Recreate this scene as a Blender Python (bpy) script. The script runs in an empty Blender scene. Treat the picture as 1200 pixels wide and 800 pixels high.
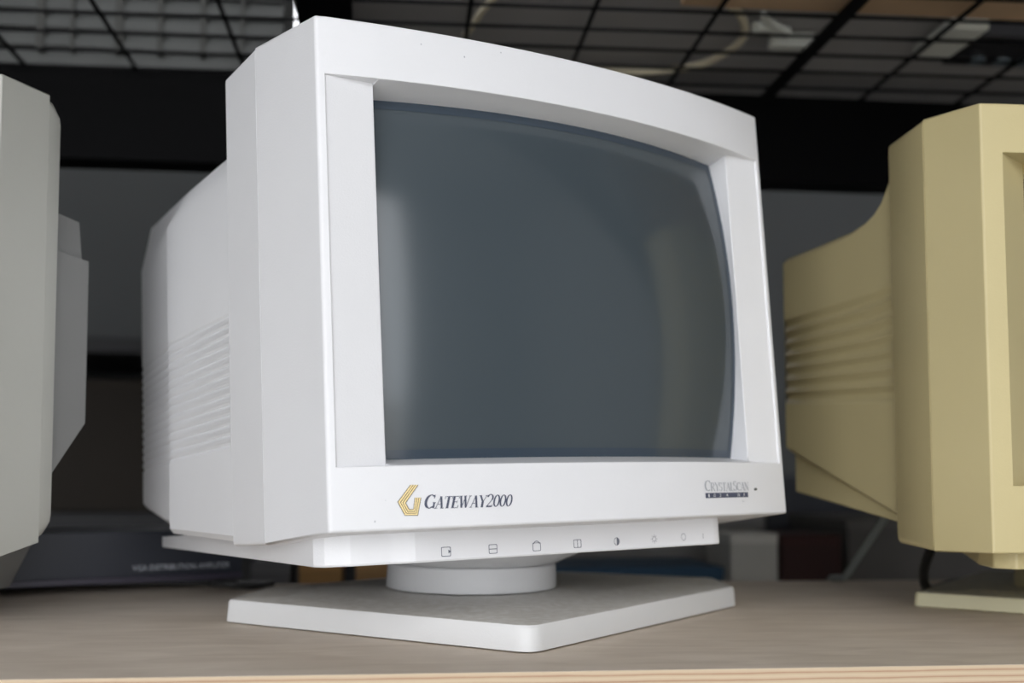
import bpy, bmesh, math, random
from mathutils import Vector, Matrix
random.seed(7)
SC = bpy.context.scene
COL = SC.collection

# ------------------------------------------------------------------ helpers
def new_mat(name, color=(.8,.8,.8), rough=.5, metal=0, bump=0, bscale=300, var=0, vscale=6, spec=.5, var_col=None):
    m = bpy.data.materials.new(name); m.use_nodes = True
    nt = m.node_tree; b = nt.nodes['Principled BSDF']
    b.inputs['Base Color'].default_value = (*color, 1)
    b.inputs['Roughness'].default_value = rough
    b.inputs['Metallic'].default_value = metal
    b.inputs['Specular IOR Level'].default_value = spec
    tc = nt.nodes.new('ShaderNodeTexCoord')
    if bump:
        n = nt.nodes.new('ShaderNodeTexNoise'); n.inputs['Scale'].default_value = bscale; n.inputs['Detail'].default_value = 3
        bp = nt.nodes.new('ShaderNodeBump'); bp.inputs['Strength'].default_value = bump; bp.inputs['Distance'].default_value = .001
        nt.links.new(tc.outputs['Object'], n.inputs['Vector'])
        nt.links.new(n.outputs['Fac'], bp.inputs['Height']); nt.links.new(bp.outputs['Normal'], b.inputs['Normal'])
    if var:
        n = nt.nodes.new('ShaderNodeTexNoise'); n.inputs['Scale'].default_value = vscale; n.inputs['Detail'].default_value = 6
        r = nt.nodes.new('ShaderNodeValToRGB')
        c2 = var_col or tuple(c*(1-var) for c in color)
        r.color_ramp.elements[0].position = .35; r.color_ramp.elements[1].position = .65
        r.color_ramp.elements[0].color = (*c2, 1); r.color_ramp.elements[1].color = (*color, 1)
        nt.links.new(tc.outputs['Object'], n.inputs['Vector'])
        nt.links.new(n.outputs['Fac'], r.inputs['Fac']); nt.links.new(r.outputs['Color'], b.inputs['Base Color'])
    return m

def finish(o, mats, smooth=35):
    me = o.data
    for m in (mats if isinstance(mats, (list, tuple)) else [mats]): me.materials.append(m)
    if smooth is not None:
        for p in me.polygons: p.use_smooth = True
        me.set_sharp_from_angle(angle=math.radians(smooth))

def build(name, bm, mats, parent=None, smooth=35, bevel=0, bseg=2, weight=False, recalc=True, origin=None):
    """link the bmesh (world coordinates) as one mesh object; children are stored relative to their parent's base"""
    if recalc: bmesh.ops.recalc_face_normals(bm, faces=bm.faces)
    off = Vector(parent['_o']) if parent is not None else (Vector(origin) if origin else Vector((0,0,0)))
    bmesh.ops.translate(bm, verts=bm.verts, vec=-off)
    me = bpy.data.meshes.new(name); bm.to_mesh(me); bm.free()
    o = bpy.data.objects.new(name, me); COL.objects.link(o)
    o['_o'] = tuple(off)
    if parent is not None: o.parent = parent
    else: o.location = off
    finish(o, mats, smooth)
    if bevel:
        md = o.modifiers.new('bevel', 'BEVEL'); md.width = bevel; md.segments = bseg
        md.limit_method = 'WEIGHT' if weight else 'ANGLE'; md.angle_limit = math.radians(35)
        md.harden_normals = True; md.use_clamp_overlap = True
    return o

def thing(name, label, cat, loc, group=None):
    o = bpy.data.objects.new(name, None); COL.objects.link(o); o.location = loc
    o.empty_display_size = .05; o['_o'] = tuple(loc); o['label'] = label; o['category'] = cat
    if group: o['group'] = group
    return o
def tag(o, label, cat, group=None):
    o['label'] = label; o['category'] = cat
    if group: o['group'] = group
    return o
def struct(o): o['kind'] = 'structure'; return o

def box(bm, x0, x1, y0, y1, z0, z1, M=None, mat=0):
    vs = [Vector((x,y,z)) for z in (z0,z1) for y in (y0,y1) for x in (x0,x1)]
    if M: vs = [M @ v for v in vs]
    v = [bm.verts.new(p) for p in vs]
    for f in ((0,1,3,2),(4,6,7,5),(0,4,5,1),(2,3,7,6),(0,2,6,4),(1,5,7,3)):
        fc = bm.faces.new([v[i] for i in f]); fc.material_index = mat
    return v

def loft(bm, loops, cap0=True, cap1=True, closed=True, mat=0):
    rows = [[bm.verts.new(p) for p in L] for L in loops]
    n = len(rows[0])
    for a, b in zip(rows, rows[1:]):
        for i in range(n if closed else n-1):
            j = (i+1) % n
            try: bm.faces.new((a[i], a[j], b[j], b[i])).material_index = mat
            except ValueError: pass
    if cap0: bm.faces.new(rows[0]).material_index = mat
    if cap1: bm.faces.new(rows[-1][::-1]).material_index = mat
    return rows

def tube(bm, pts, r, n=10, caps=True):
    pts = [Vector(p) for p in pts]; loops = []; prev = None
    for i, p in enumerate(pts):
        t = (pts[min(i+1, len(pts)-1)] - pts[max(i-1, 0)]).normalized()
        a = prev if prev is not None else (Vector((0,0,1)) if abs(t.z) < .9 else Vector((1,0,0)))
        u = (a - t*a.dot(t)).normalized(); w = t.cross(u); prev = u
        loops.append([p + (u*math.cos(2*math.pi*k/n) + w*math.sin(2*math.pi*k/n))*r for k in range(n)])
    loft(bm, loops, caps, caps)

def spline(ctrl, n=12):
    P = [Vector(c) for c in ctrl]; P = [P[0]*2-P[1]] + P + [P[-1]*2-P[-2]]; out = []
    for i in range(1, len(P)-2):
        for k in range(n):
            t = k/n
            out.append(.5*((2*P[i]) + (P[i+1]-P[i-1])*t + (2*P[i-1]-5*P[i]+4*P[i+1]-P[i+2])*t*t + (3*P[i]-P[i-1]-3*P[i+1]+P[i+2])*t**3))
    out.append(P[-2]); return out

def lathe(bm, prof, c, n=64, cap=True):
    loops = [[Vector((c[0]+r*math.cos(2*math.pi*k/n), c[1]+r*math.sin(2*math.pi*k/n), z)) for k in range(n)] for r, z in prof]
    loft(bm, loops, cap, cap)

def round_poly(pts, r, n=5):
    out = []; N = len(pts); rr = r if isinstance(r, (list, tuple)) else [r]*N
    for i in range(N):
        p = Vector(pts[i]); a = (Vector(pts[i-1]) - p); b = (Vector(pts[(i+1) % N]) - p)
        la, lb = a.length, b.length; a.normalize(); b.normalize()
        ang = a.angle(b); d = min(rr[i]/math.tan(ang/2), la*.45, lb*.45)
        q0, q1 = p + a*d, p + b*d
        for k in range(n+1):
            t = k/n; out.append(q0*(1-t)**2 + p*2*t*(1-t) + q1*t*t)
    return out

def offset_poly(pts, d):
    N = len(pts); out = []; c = sum((Vector(p) for p in pts), Vector((0,0)))/N
    L = []
    for i in range(N):
        a, b = Vector(pts[i]), Vector(pts[(i+1) % N]); t = (b-a).normalized(); nn = Vector((-t.y, t.x))
        if nn.dot(c-a) < 0: nn = -nn
        L.append((a+nn*d, t))
    for i in range(N):
        p, t = L[i-1]; q, s = L[i]
        den = t.x*s.y - t.y*s.x; k = ((q.x-p.x)*s.y - (q.y-p.y)*s.x)/den
        out.append(p + t*k)
    return out

# ------------------------------------------------------------------ lettering (mesh outlines laid on a surface)
def arc(cx, cy, rx, ry, a0, a1, n=14):
    return [(cx+rx*math.cos(math.radians(a0+(a1-a0)*i/n)), cy+ry*math.sin(math.radians(a0+(a1-a0)*i/n))) for i in range(n+1)]
TK, TN = .10, .034     # half widths of thick and thin strokes
def stem(x, y0=0, y1=1, t=None): return ([(x, y0), (x, y1)], t or TK)
def hl(x0, x1, y): return ([(x0, y), (x1, y)], 'h')
SERIF = {
 'G': (.82, [(arc(.42,.5,.34,.47,48,312), TK), stem(.72,0.03,.42,.07), hl(.6,.84,.42), ([(.665,.97),(.665,.72)],.03)]),
 'C': (.76, [(arc(.42,.5,.34,.47,50,310), TK), ([(.665,.97),(.665,.72)],.03)]),
 'A': (.80, [([(.12,0),(.42,1)],.03), ([(.42,1),(.68,0)],.09), hl(.22,.58,.34), hl(.0,.26,.012), hl(.54,.84,.012)]),
 'T': (.72, [stem(.38), hl(.04,.72,.97), ([(.06,.97),(.06,.76)],.025), ([(.70,.97),(.70,.76)],.025), hl(.25,.51,.012)]),
 'E': (.68, [stem(.18), hl(.05,.62,.97), hl(.05,.64,.012), hl(.18,.5,.51), ([(.62,.97),(.62,.78)],.025), ([(.64,.02),(.64,.24)],.025), ([(.5,.4),(.5,.62)],.022)]),
 'W': (1.1, [([(.12,1),(.34,0)],.085), ([(.34,0),(.58,1)],.03), ([(.50,1),(.74,0)],.085), ([(.74,0),(.98,1)],.03), hl(.0,.26,.985), hl(.42,.66,.985), hl(.86,1.1,.985)]),
 'Y': (.76, [([(.1,1),(.4,.46)],.085), ([(.7,1),(.42,.46)],.03), stem(.4,0,.48), hl(-.02,.24,.985), hl(.58,.82,.985), hl(.27,.53,.012)]),
 'R': (.80, [stem(.18), (arc(.36,.74,.25,.235,90,-90), .075), hl(.05,.38,.975), hl(.18,.38,.505), ([(.38,.5),(.7,0)],.085), hl(.05,.31,.012), hl(.66,.82,.012)]),
 'S': (.58, [(arc(.29,.74,.2,.23,40,230)+arc(.29,.26,.21,.235,60,-140), .07), ([(.46,.96),(.46,.74)],.025), ([(.06,.04),(.06,.28)],.025)]),
 'L': (.64, [stem(.18), hl(.05,.31,.985), hl(.05,.6,.012), ([(.6,.02),(.6,.26)],.025)]),
 'N': (.84, [stem(.16,0,1,.03), ([(.14,1),(.68,0)],.09), stem(.68,0,1,.03), hl(.0,.2,.985), hl(.04,.28,.012), hl(.56,.8,.985)]),
 '2': (.64, [(arc(.29,.70,.22,.27,165,-35), .07), ([(.47,.55),(.08,.03)],.04), ([(.06,.045),(.54,.045)],'b'), ([(.55,.03),(.58,.2)],.022)]),
 '0': (.62, [(arc(.30,.5,.23,.475,0,360,28), .07)]),
}
def glyph_quads(ch, table=SERIF):
    adv, strokes = table[ch]; out = []
    for pts, t in strokes:
        if t == 'h' or t == 'b':
            h = .024 if t == 'h' else .055
            (x0, y), (x1, _) = pts; out.append([(x0,y-h),(x1,y-h),(x1,y+h),(x0,y+h)]); continue
        for (x0,y0),(x1,y1) in zip(pts, pts[1:]):
            out.append([(x0-t,y0),(x0+t,y0),(x1+t,y1),(x1-t,y1)])
            if abs(x1-x0) > abs(y1-y0)*.6:
                out.append([(x0,y0-TN),(x1,y1-TN),(x1,y1+TN),(x0,y0+TN)])
    return adv, out
def lay_quads(bm, quads, fn):
    for q in quads:
        vs = [bm.verts.new(fn(*p)) for p in q]
        try: bm.faces.new(vs)
        except ValueError: pass
def serif_text(bm, s, heights, fn, x0, x1, slant=0., track=.0):
    """s laid from x0 to x1 on the surface fn(u, v); heights = cap height of every letter; baseline is v(u)=0"""
    adv = 0; items = []
    for ch, h in zip(s, heights):
        a, q = glyph_quads(ch); items.append((adv, h, q)); adv += a*h + track
    k = (x1-x0)/adv
    for ax, h, q in items:
        lay_quads(bm, [[(x0+(ax+px*h)*k+slant*py*h, py*h) for px, py in qq] for qq in q], fn)

def font_text(name, s, mat, parent, fn, x0, x1, h):
    """sans lettering converted to mesh, stretched to x0..x1 and cap height h, mapped onto the surface fn(u, v)"""
    cu = bpy.data.curves.new(name, 'FONT'); cu.body = s; cu.size = 1; cu.resolution_u = 2
    t = bpy.data.objects.new(name+'_curve', cu); COL.objects.link(t)
    dg = bpy.context.evaluated_depsgraph_get(); me = bpy.data.meshes.new_from_object(t.evaluated_get(dg))
    bpy.data.objects.remove(t); bpy.data.curves.remove(cu)
    bm = bmesh.new(); bm.from_mesh(me); bpy.data.meshes.remove(me)
    xs = [v.co.x for v in bm.verts]; ys = [v.co.y for v in bm.verts]
    a, b, c, d = min(xs), max(xs), min(ys), max(ys)
    for v in bm.verts:
        v.co = fn(x0+(v.co.x-a)/(b-a)*(x1-x0), (v.co.y-c)/(d-c)*h)
    return build(name, bm, mat, parent, smooth=None, recalc=False)

# ------------------------------------------------------------------ materials
WHITE  = new_mat('white_plastic', (.80,.80,.82), .42, bump=.12, bscale=900, var=.03, vscale=9)
WHITE2 = new_mat('white_plastic_recess', (.80,.80,.81), .38, bump=.05, bscale=900)
BASEW  = new_mat('dusty_white_plastic', (.74,.74,.74), .5, bump=.15, bscale=700, var=.12, vscale=14)
def dusty_top(name, plastic, dust):
    """white plastic whose upward faces carry a layer of grey dust (real dust settles only on top)"""
    m = new_mat(name, plastic, .48, bump=.12, bscale=800); nt = m.node_tree; b = nt.nodes['Principled BSDF']
    g = nt.nodes.new('ShaderNodeTexCoord'); s = nt.nodes.new('ShaderNodeSeparateXYZ'); nt.links.new(g.outputs['Normal'], s.inputs[0])
    r = nt.nodes.new('ShaderNodeMapRange'); r.inputs['From Min'].default_value = .8; r.inputs['From Max'].default_value = .99
    n = nt.nodes.new('ShaderNodeTexNoise'); n.inputs['Scale'].default_value = 160; n.inputs['Detail'].default_value = 8
    nt.links.new(g.outputs['Object'], n.inputs['Vector'])
    mu = nt.nodes.new('ShaderNodeMapRange'); mu.inputs['From Min'].default_value = .3; mu.inputs['From Max'].default_value = .6; mu.inputs['To Min'].default_value = .6
    nt.links.new(n.outputs['Fac'], mu.inputs['Value'])
    mm = nt.nodes.new('ShaderNodeMath'); mm.operation = 'MULTIPLY'
    nt.links.new(s.outputs['Z'], r.inputs['Value']); nt.links.new(r.outputs[0], mm.inputs[0]); nt.links.new(mu.outputs[0], mm.inputs[1])
    mx = nt.nodes.new('ShaderNodeMix'); mx.data_type = 'RGBA'
    mx.inputs[6].default_value = (*plastic, 1); mx.inputs[7].default_value = (*dust, 1)
    nt.links.new(mm.outputs[0], mx.inputs[0]); nt.links.new(mx.outputs[2], b.inputs['Base Color'])
    return m
BASEW  = dusty_top('dusty_white_plastic', (.78,.78,.78), (.54,.52,.48))
NECKW  = new_mat('white_plastic_neck', (.76,.76,.77), .45, bump=.1, bscale=700)
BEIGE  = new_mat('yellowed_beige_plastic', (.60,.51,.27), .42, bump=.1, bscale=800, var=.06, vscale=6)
BEIGE_SHADED = new_mat('yellowed_beige_shaded_plastic', (.44,.375,.205), .5, bump=.1, bscale=700)  # same beige plastic, darkened: shade of the rear shell put into the colour
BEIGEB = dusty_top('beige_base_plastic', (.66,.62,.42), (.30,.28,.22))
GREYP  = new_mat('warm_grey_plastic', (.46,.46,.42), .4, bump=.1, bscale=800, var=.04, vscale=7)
GREYP_SHADED = new_mat('warm_grey_shaded_plastic', (.21,.21,.205), .5, bump=.1, bscale=700)  # darker copy of the warm grey, shade on the rear parts painted in
DARKG  = new_mat('matte_dark_grey', (.03,.03,.03), .7)  # plain dark grey of the amplifier feet and the small knot

def crt_glass(name, col, rim):
    m = new_mat(name, col, .13, spec=.45); b = m.node_tree.nodes['Principled BSDF']
    b.inputs['Coat Weight'].default_value = .35; b.inputs['Coat Roughness'].default_value = .2
    m2 = new_mat(name+'_rim', rim, .12, spec=.5)
    return [m, m2]
GLASS  = crt_glass('crt_glass', (.057,.072,.083), (.045,.062,.084))
NAVY   = new_mat('navy_print', (.075,.085,.13), .6)
GREYPR = new_mat('grey_print', (.44,.45,.48), .6)
GOLD   = new_mat('gold_print', (.92,.74,.38), .5)
BROWNP = new_mat('grey_brown_print', (.09,.06,.025), .6)
WHITEPR= new_mat('white_print', (.8,.8,.8), .6)
LED    = new_mat('dark_led', (.06,.07,.06), .3)
BLACK  = new_mat('black_painted_steel', (.0022,.0022,.0028), .6, spec=.08)
WIRE   = new_mat('black_wire_coating', (.006,.006,.007), .55, spec=.15)

# ------------------------------------------------------------------ a CRT monitor's common parts
def frame(c, yaw, tilt, roll=0.):
    M = Matrix.Rotation(yaw,3,'Z') @ Matrix.Rotation(-tilt,3,'X') @ Matrix.Rotation(roll,3,'Y'); c = Vector(c)
    return lambda u, v, w: c + M @ Vector((u, -w, v))

def bezel(F, root, mat, p, name='bezel'):
    """front frame: bowed face, tapered sides, slanted recess panels and the walls down to the glass"""
    W, H, sag = p['W'], p['H'], p['sag']; a, vt, vb = p['a'], p['vt'], p['vb']; ui, pw = p['ui'], p['pw']
    bow = lambda u: sag*(1-(2*u/W)**2)
    gw = lambda u, v: p['gc'] - p['gu']*(u/ui)**2 - p['gv']*(v/vt)**2     # glass surface
    side = lambda v: ui + p['sb']*(1-(v/vt)**2)                           # bowed inner edge of the side panels
    bm = bmesh.new(); wl = bm.edges.layers.float.new('bevel_weight_edge')
    cache = {}
    def V(u, v, w):
        k = (round(u,5), round(v,5), round(w,5))
        if k not in cache: cache[k] = bm.verts.new(F(u,v,w))
        return cache[k]
    def Q(*ks):
        vs = [V(*k) for k in ks]
        if len(set(vs)) < 3: return
        try: bm.faces.new(list(dict.fromkeys(vs)))
        except ValueError: pass
    N = 36
    Us = sorted(set([-W/2, W/2, -a, a, -ui, ui] + [round(-W/2 + W*i/N, 5) for i in range(N+1)]))
    Us = [u for i, u in enumerate(Us) if i == 0 or abs(u-Us[i-1]) > 8e-4 or u in (-W/2, W/2, -a, a, -ui, ui)]
    Vs = [vb + (vt-vb)*i/24 for i in range(25)]
    h = H/2; e, et, eb, d1 = p['e'], p['et'], p['eb'], p['d1']
    arch = lambda u: p.get('arch',0)*(1-(2*u/W)**2)
    sx = (W/2+e)/(W/2)
    for u0, u1 in zip(Us, Us[1:]):
        T = lambda u: (u, h+arch(u), bow(u)); S = lambda u: (u*sx, h+et, -d1)
        B = lambda u: (u, -h, bow(u)); SB = lambda u: (u*sx, -h-eb, -d1)
        Q(S(u0), S(u1), T(u1), T(u0)); Q(B(u0), B(u1), SB(u1), SB(u0))
        rt = lambda u: (u, vt, bow(u)); rb = lambda u: (u, vb, bow(u))
        Q(T(u0), T(u1), rt(u1), rt(u0)); Q(rb(u0), rb(u1), B(u1), B(u0))
        if u0 >= -ui-1e-6 and u1 <= ui+1e-6:        # walls above and below the glass
            gt = lambda u: (u, p['gt'], gw(u, vt)); gb = lambda u: (u, p['gb'], gw(u, vb))
            mt = lambda u: (u, vt*.5+p['gt']*.5+.0006, bow(u)*.55+gw(u,vt)*.45)
            Q(rt(u0), rt(u1), mt(u1), mt(u0)); Q(mt(u0), mt(u1), gt(u1), gt(u0)); Q(gb(u0), gb(u1), rb(u1), rb(u0))
            Q(gt(u0), gt(u1), (u1, p['gt']-.0, gw(u1,vt)-.008), (u0, p['gt']-.0, gw(u0,vt)-.008))
            Q(gb(u0), gb(u1), (u1, p['gb'], gw(u1,vb)-.008), (u0, p['gb'], gw(u0,vb)-.008))
    for s in (-1, 1):
        e0 = lambda v: (s*W/2, v, bow(W/2)); r0 = lambda v: (s*a, v, bow(a))
        pi = lambda v: (s*ui, v, pw); gi = lambda v: (s*(side(v)-p['gin']), v, gw(side(v), v)); gj = lambda v: (s*(side(v)-p['gin']), v, gw(side(v), v)-.008)
        po = lambda v: (s*a, v, bow(a)-p['lip'])
        allv = [-h] + Vs + [h]
        for v0, v1 in zip(allv, allv[1:]):
            Q((s*W/2, v0, 0), (s*W/2, v1, 0), (s*W/2*sx, v1*(h+et)/h if v1 == h else (v1), -d1) if v1 != -h else (s*W/2*sx, -h-eb, -d1),
              (s*W/2*sx, -h-eb, -d1) if v0 == -h else (s*W/2*sx, v0, -d1))
        for v0, v1 in zip(Vs, Vs[1:]):
            # strip between outer edge and recess, bridged through the Us columns beyond a
            cols = [u for u in Us if abs(u) >= a-1e-6 and u*s > 0]; cols.sort(key=abs)
            for c0, c1 in zip(cols, cols[1:]): Q((c0,v0,bow(c0)), (c1,v0,bow(c1)), (c1,v1,bow(c1)), (c0,v1,bow(c0)))
            Q(r0(v0), r0(v1), po(v1), po(v0)); Q(po(v0), po(v1), pi(v1), pi(v0)); Q(pi(v0), pi(v1), gi(v1), gi(v0)); Q(gi(v0), gi(v1), gj(v1), gj(v0))
        # recess roof and floor over the slanted panel
        cols = [u for u in Us if ui-1e-6 <= abs(u) <= a+1e-6 and u*s > 0]; cols.sort(key=abs)
        pwf = lambda u: pw + (bow(a)-p['lip']-pw)*(abs(u)-ui)/(a-ui)
        for c0, c1 in zip(cols, cols[1:]):
            for vv in (vt, vb): Q((c0,vv,bow(c0)), (c1,vv,bow(c1)), (c1,vv,pwf(c1)), (c0,vv,pwf(c0)))
        # close the little gap at the corners between panel, roof and glass
        for vv, g in ((vt, p['gt']), (vb, p['gb'])):
            Q((s*ui, vv, bow(ui)), (s*ui, vv, pw), (s*(ui-p['gin']), vv, gw(ui, vv)), (s*ui, g, gw(ui, vv)))
    # seam lip turned inwards
    rim = [(-W/2*sx,-h-eb),(W/2*sx,-h-eb),(W/2*sx,h+et),(-W/2*sx,h+et)]
    for (x0,y0),(x1,y1) in zip(rim, rim[1:]+rim[:1]):
        k = .985
        bm.faces.new([bm.verts.new(F(x0,y0,-d1)), bm.verts.new(F(x1,y1,-d1)), bm.verts.new(F(x1*k,y1*k,-d1-.0002)), bm.verts.new(F(x0*k,y0*k,-d1-.0002))])
    bmesh.ops.remove_doubles(bm, verts=bm.verts, dist=2e-5)
    bmesh.ops.recalc_face_normals(bm, faces=bm.faces)
    # make sure the face looks outwards
    f = max(bm.faces, key=lambda f: f.calc_area() if abs(f.normal.z) < .5 else 0)
    for ed in bm.edges:
        if len(ed.link_faces) == 2:
            an = ed.calc_face_angle(0)
            if an > math.radians(40):
                fr = F(0,0,0); c = (ed.verts[0].co+ed.verts[1].co)/2
                ed[wl] = .3
    OO = F(0,0,0); YY = F(0,0,1)-OO
    for ed in bm.edges:
        if all((v.co-OO).dot(YY) < -d1+.002 for v in ed.verts): ed[wl] = 0
    # outer front edges get a generous round
    X = (F(1,0,0)-F(0,0,0)); Z = (F(0,1,0)-F(0,0,0)); Y = (F(0,0,1)-F(0,0,0)); O = F(0,0,0)
    for ed in bm.edges:
        loc = [((v.co-O).dot(X), (v.co-O).dot(Z), (v.co-O).dot(Y)) for v in ed.verts]
        front = all(l[2] > -.002 for l in loc)
        if front and (all(abs(abs(l[0])-W/2) < 1e-4 for l in loc) or all(l[1] > h-1e-3 for l in loc) or all(l[1] < -h+1e-4 for l in loc)): ed[wl] = 1.
        elif all(abs(abs(l[0])-W/2) < e+1e-3 and abs(l[1]) > h-1e-3 for l in loc) and not all(l[2] < -d1+.002 for l in loc) and len(ed.link_faces) == 2: ed[wl] = .8
    o = build(name, bm, mat, root, smooth=40, bevel=p.get('bev', .0026), bseg=4, weight=True)
    # glass
    bm = bmesh.new(); nu, nv = 60, 48; um, vm = ui+p['sb'], max(p['gt'], -p['gb'])+.004
    grid = [[bm.verts.new(F(-um+2*um*i/nu, -vm+2*vm*j/nv, gw(-um+2*um*i/nu, -vm+2*vm*j/nv)-.0015)) for i in range(nu+1)] for j in range(nv+1)]
    for j in range(nv):
        for i in range(nu):
            f = bm.faces.new((grid[j][i], grid[j][i+1], grid[j+1][i+1], grid[j+1][i]))
    g = build('screen', bm, GLASS[0], root, smooth=80, recalc=False)
    # the phosphor's dark rim: a thin ring just proud of nothing, drawn as the glass's outer border
    return o, bow, gw, side

# ================================================================== THE WHITE MONITOR
WF = frame((.13492,.69841,.22441), .46799, .06847, -.01454)
wb = (.101,.846,0)
wm = thing('crt_monitor', 'bright white CRT monitor with gold and navy logo on its chin, in the middle', 'monitor', wb)
wp = dict(W=.36, H=.29654, sag=.024, arch=-.0035, a=.1750, vt=.1132, vb=-.1123, ui=.1440, pw=.0005, lip=.0012, sb=.0032, gin=.0017,
          gc=.0185, gu=.0215, gv=.0125, gt=.1095, gb=-.1075, e=.0074, et=.0085, eb=.0052, d1=.0732, bev=.0028)
GLASSN = GLASS
bz, wbow, wgw, wside = bezel(WF, wm, WHITE, wp)

def rim_band(F, root, p, gw, side, mat, wdt=.006, name='screen_rim'):
    """clear border of the tube where the grey phosphor stops: a thin band of glass over the screen's edge"""
    bm = bmesh.new(); n = 40; loops = []
    def path(inset):
        out = []; ui, gt, gb = p['ui'], p['gt'], p['gb']
        for i in range(n): t = -1+2*i/n; out.append((t*(ui-inset), gb+inset))
        for i in range(n): v = (gb+inset)+(gt-gb-2*inset)*i/n; out.append((side(v)-inset, v))
        for i in range(n): t = 1-2*i/n; out.append((t*(ui-inset), gt-inset))
        for i in range(n): v = (gt-inset)-(gt-gb-2*inset)*i/n; out.append((-(side(v)-inset), v))
        return out
    a, b = path(-.001), path(wdt)
    L = [[F(u, v, gw(u, v)-.0010) for u, v in a], [F(u, v, gw(u, v)-.0012) for u, v in b]]
    loft(bm, L, False, False)
    return build(name, bm, mat, root, smooth=80)

def set_screen_bits(root, label=None): pass
scr = [c for c in wm.children if c.name.startswith('screen')]
rb = rim_band(WF, wm, wp, wgw, wside, GLASS[1], .0055); rb['label'] = 'bluish clear border of the glass'

def mirror_loop(half):
    """half = list of (u>=0, v) from the bottom centre round the right side up to the top centre"""
    return half + [(-u, v) for u, v in reversed(half)]

# collar and rear shell of the white monitor
bm = bmesh.new(); e = .0074; x = .18+e-.0002; t = .14827+.0085-.0002; b = -.14827-.0052+.0002
def rr(x, t, b, r=.003):
    return [(q.x, q.y) for q in round_poly([(-x,b),(x,b),(x,t),(-x,t)], r, 4)]
loops = [[WF(u,v,w) for u, v in rr(x-k, t-k, b+k)] for k, w in ((.0012,-.0741),(0,-.0744),(0,-.1270),(.0012,-.1288))]
loft(bm, loops, True, True)
build('collar', bm, WHITE, wm, smooth=30)

bm = bmesh.new()
def wsec(xs, vs, vbm, xc, vc, vtop, ribs, amp=.0014):
    """half section: bottom, ribbed side, chamfer, roof"""
    L = [(0, vbm), (xs-.012, vbm), (xs-.003, vbm+.0012), (xs, vbm+.005)]
    v0, v1 = -.0885, -.0042; n = 13; k = 12
    L.append((xs, v0-.002))
    for i in range(n*k+1):
        t = i/(n*k); ph = (t*n) % 1.
        L.append((xs - (amp*(1-abs(math.sin(math.pi*ph))**.6) if ribs else 0), v0+(v1-v0)*t))
    L += [(xs, v1+.002), (xs, vs), (xc, vc), (xc-.03, vtop), (0, vtop+.002)]
    return mirror_loop(L)
S = [(-.1284, wsec(.1868,.0890,-.1517,.171,.1165,.121,False)),
     (-.1300, wsec(.1868,.0890,-.1516,.171,.1165,.121,False)),
     (-.1302, wsec(.1868,.0890,-.1516,.171,.1165,.121,True)),
     (-.2540, wsec(.1885,.0865,-.1437,.171,.1170,.120,True)),
     (-.2560, wsec(.1860,.0850,-.1400,.1705,.1175,.120,True)),
     (-.3700, wsec(.1745,.0800,-.1210,.1660,.1185,.1205,True)),
     (-.3740, wsec(.1700,.0760,-.1160,.160,.1130,.116,True,.0)),
     (-.4050, wsec(.1200,.0600,-.0900,.105,.0750,.078,False))]
loft(bm, [[WF(u,v,w) for u, v in L] for w, L in S])
build('rear_housing', bm, WHITE, wm, smooth=32)

# under-chin with the control strip
bm = bmesh.new()
plan = [(-.167,-.345),(-.1735,-.036),(-.1700,-.0285),(-.1590,-.0180),(-.1360,-.0140),(-.1215,-.0095),(.1155,-.0095),(.1225,-.0110),(.1225,-.0600),(.150,-.10),(.167,-.345)]
vbot = lambda w: -.1672 + .0150*min(1, max(0, (-w-.03)/.3))
def chin(inset, dv):
    return round_poly([(u, w) for u, w in plan], .0022, 3), dv
pl = round_poly(plan, .0025, 3)
loft(bm, [[WF(q.x*.997, vbot(q.y), q.y-.0006) for q in pl], [WF(q.x, vbot(q.y)+.001, q.y) for q in pl],
          [WF(q.x, -.1440, q.y) for q in pl]])
cp = build('control_panel', bm, WHITE, wm, smooth=28)

# print on the white monitor
EPS = .00035
def on_face(u, v): return WF(u, v, wbow(u)+EPS)
def on_strip(u, v): return WF(u, v, -.0095+EPS)
bm = bmesh.new()
out_ = [(-.13452,-.12336),(-.14216,-.13261),(-.13841,-.14014),(-.13108,-.14042),(-.1288,-.13068)]
inn_ = [(-.13017,-.12348),(-.13775,-.13331),(-.13585,-.13693),(-.1334,-.13702),(-.13233,-.13056)]
mixp = lambda t: [(a[0]*(1-t)+b[0]*t, a[1]*(1-t)+b[1]*t) for a, b in zip(out_, inn_)]
def band(bm, t0, t1, fn, mat=0):
    A, B = mixp(t0), mixp(t1)
    for i in range(4):
        f = bm.faces.new([bm.verts.new(fn(*p)) for p in (A[i], A[i+1], B[i+1], B[i])]); f.material_index = mat
for t0, t1 in ((.06,.29),(.40,.60),(.71,.93)): band(bm, t0, t1, on_face)
up = lambda u, v: WF(u, v, wbow(u)+EPS+.00012)
o = build('emblem', bm, GOLD, wm, smooth=None, recalc=False); o['label'] = 'gold striped angular letter G emblem'
bm = bmesh.new()
for tt in (-.05, .29, .60, .93): band(bm, tt, tt+.11, on_face)
build('emblem_line', bm, BROWNP, o, smooth=None, recalc=False)
bm = bmesh.new()
def base1(u, v):
    return on_face(u, v - .13690 - .0004*(u+.128)/.05)
serif_text(bm, 'GATEWAY2000', [.0079,.0067,.0067,.0067,.0067,.0067,.0067,.0074,.0069,.0069,.0069], base1, -.12764, -.0736, slant=.26, track=-.0002)
o = build('logo_lettering', bm, NAVY, wm, smooth=None, recalc=False); o['label'] = 'navy italic serif lettering with numerals'
bm = bmesh.new()
serif_text(bm, 'CRYSTALSCAN', [.0072,.0056,.0056,.0056,.0056,.0056,.0056,.0066,.0056,.0056,.0056], lambda u, v: on_face(u, v-.1316), .0820, .1306, slant=.0, track=-.0003)
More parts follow.
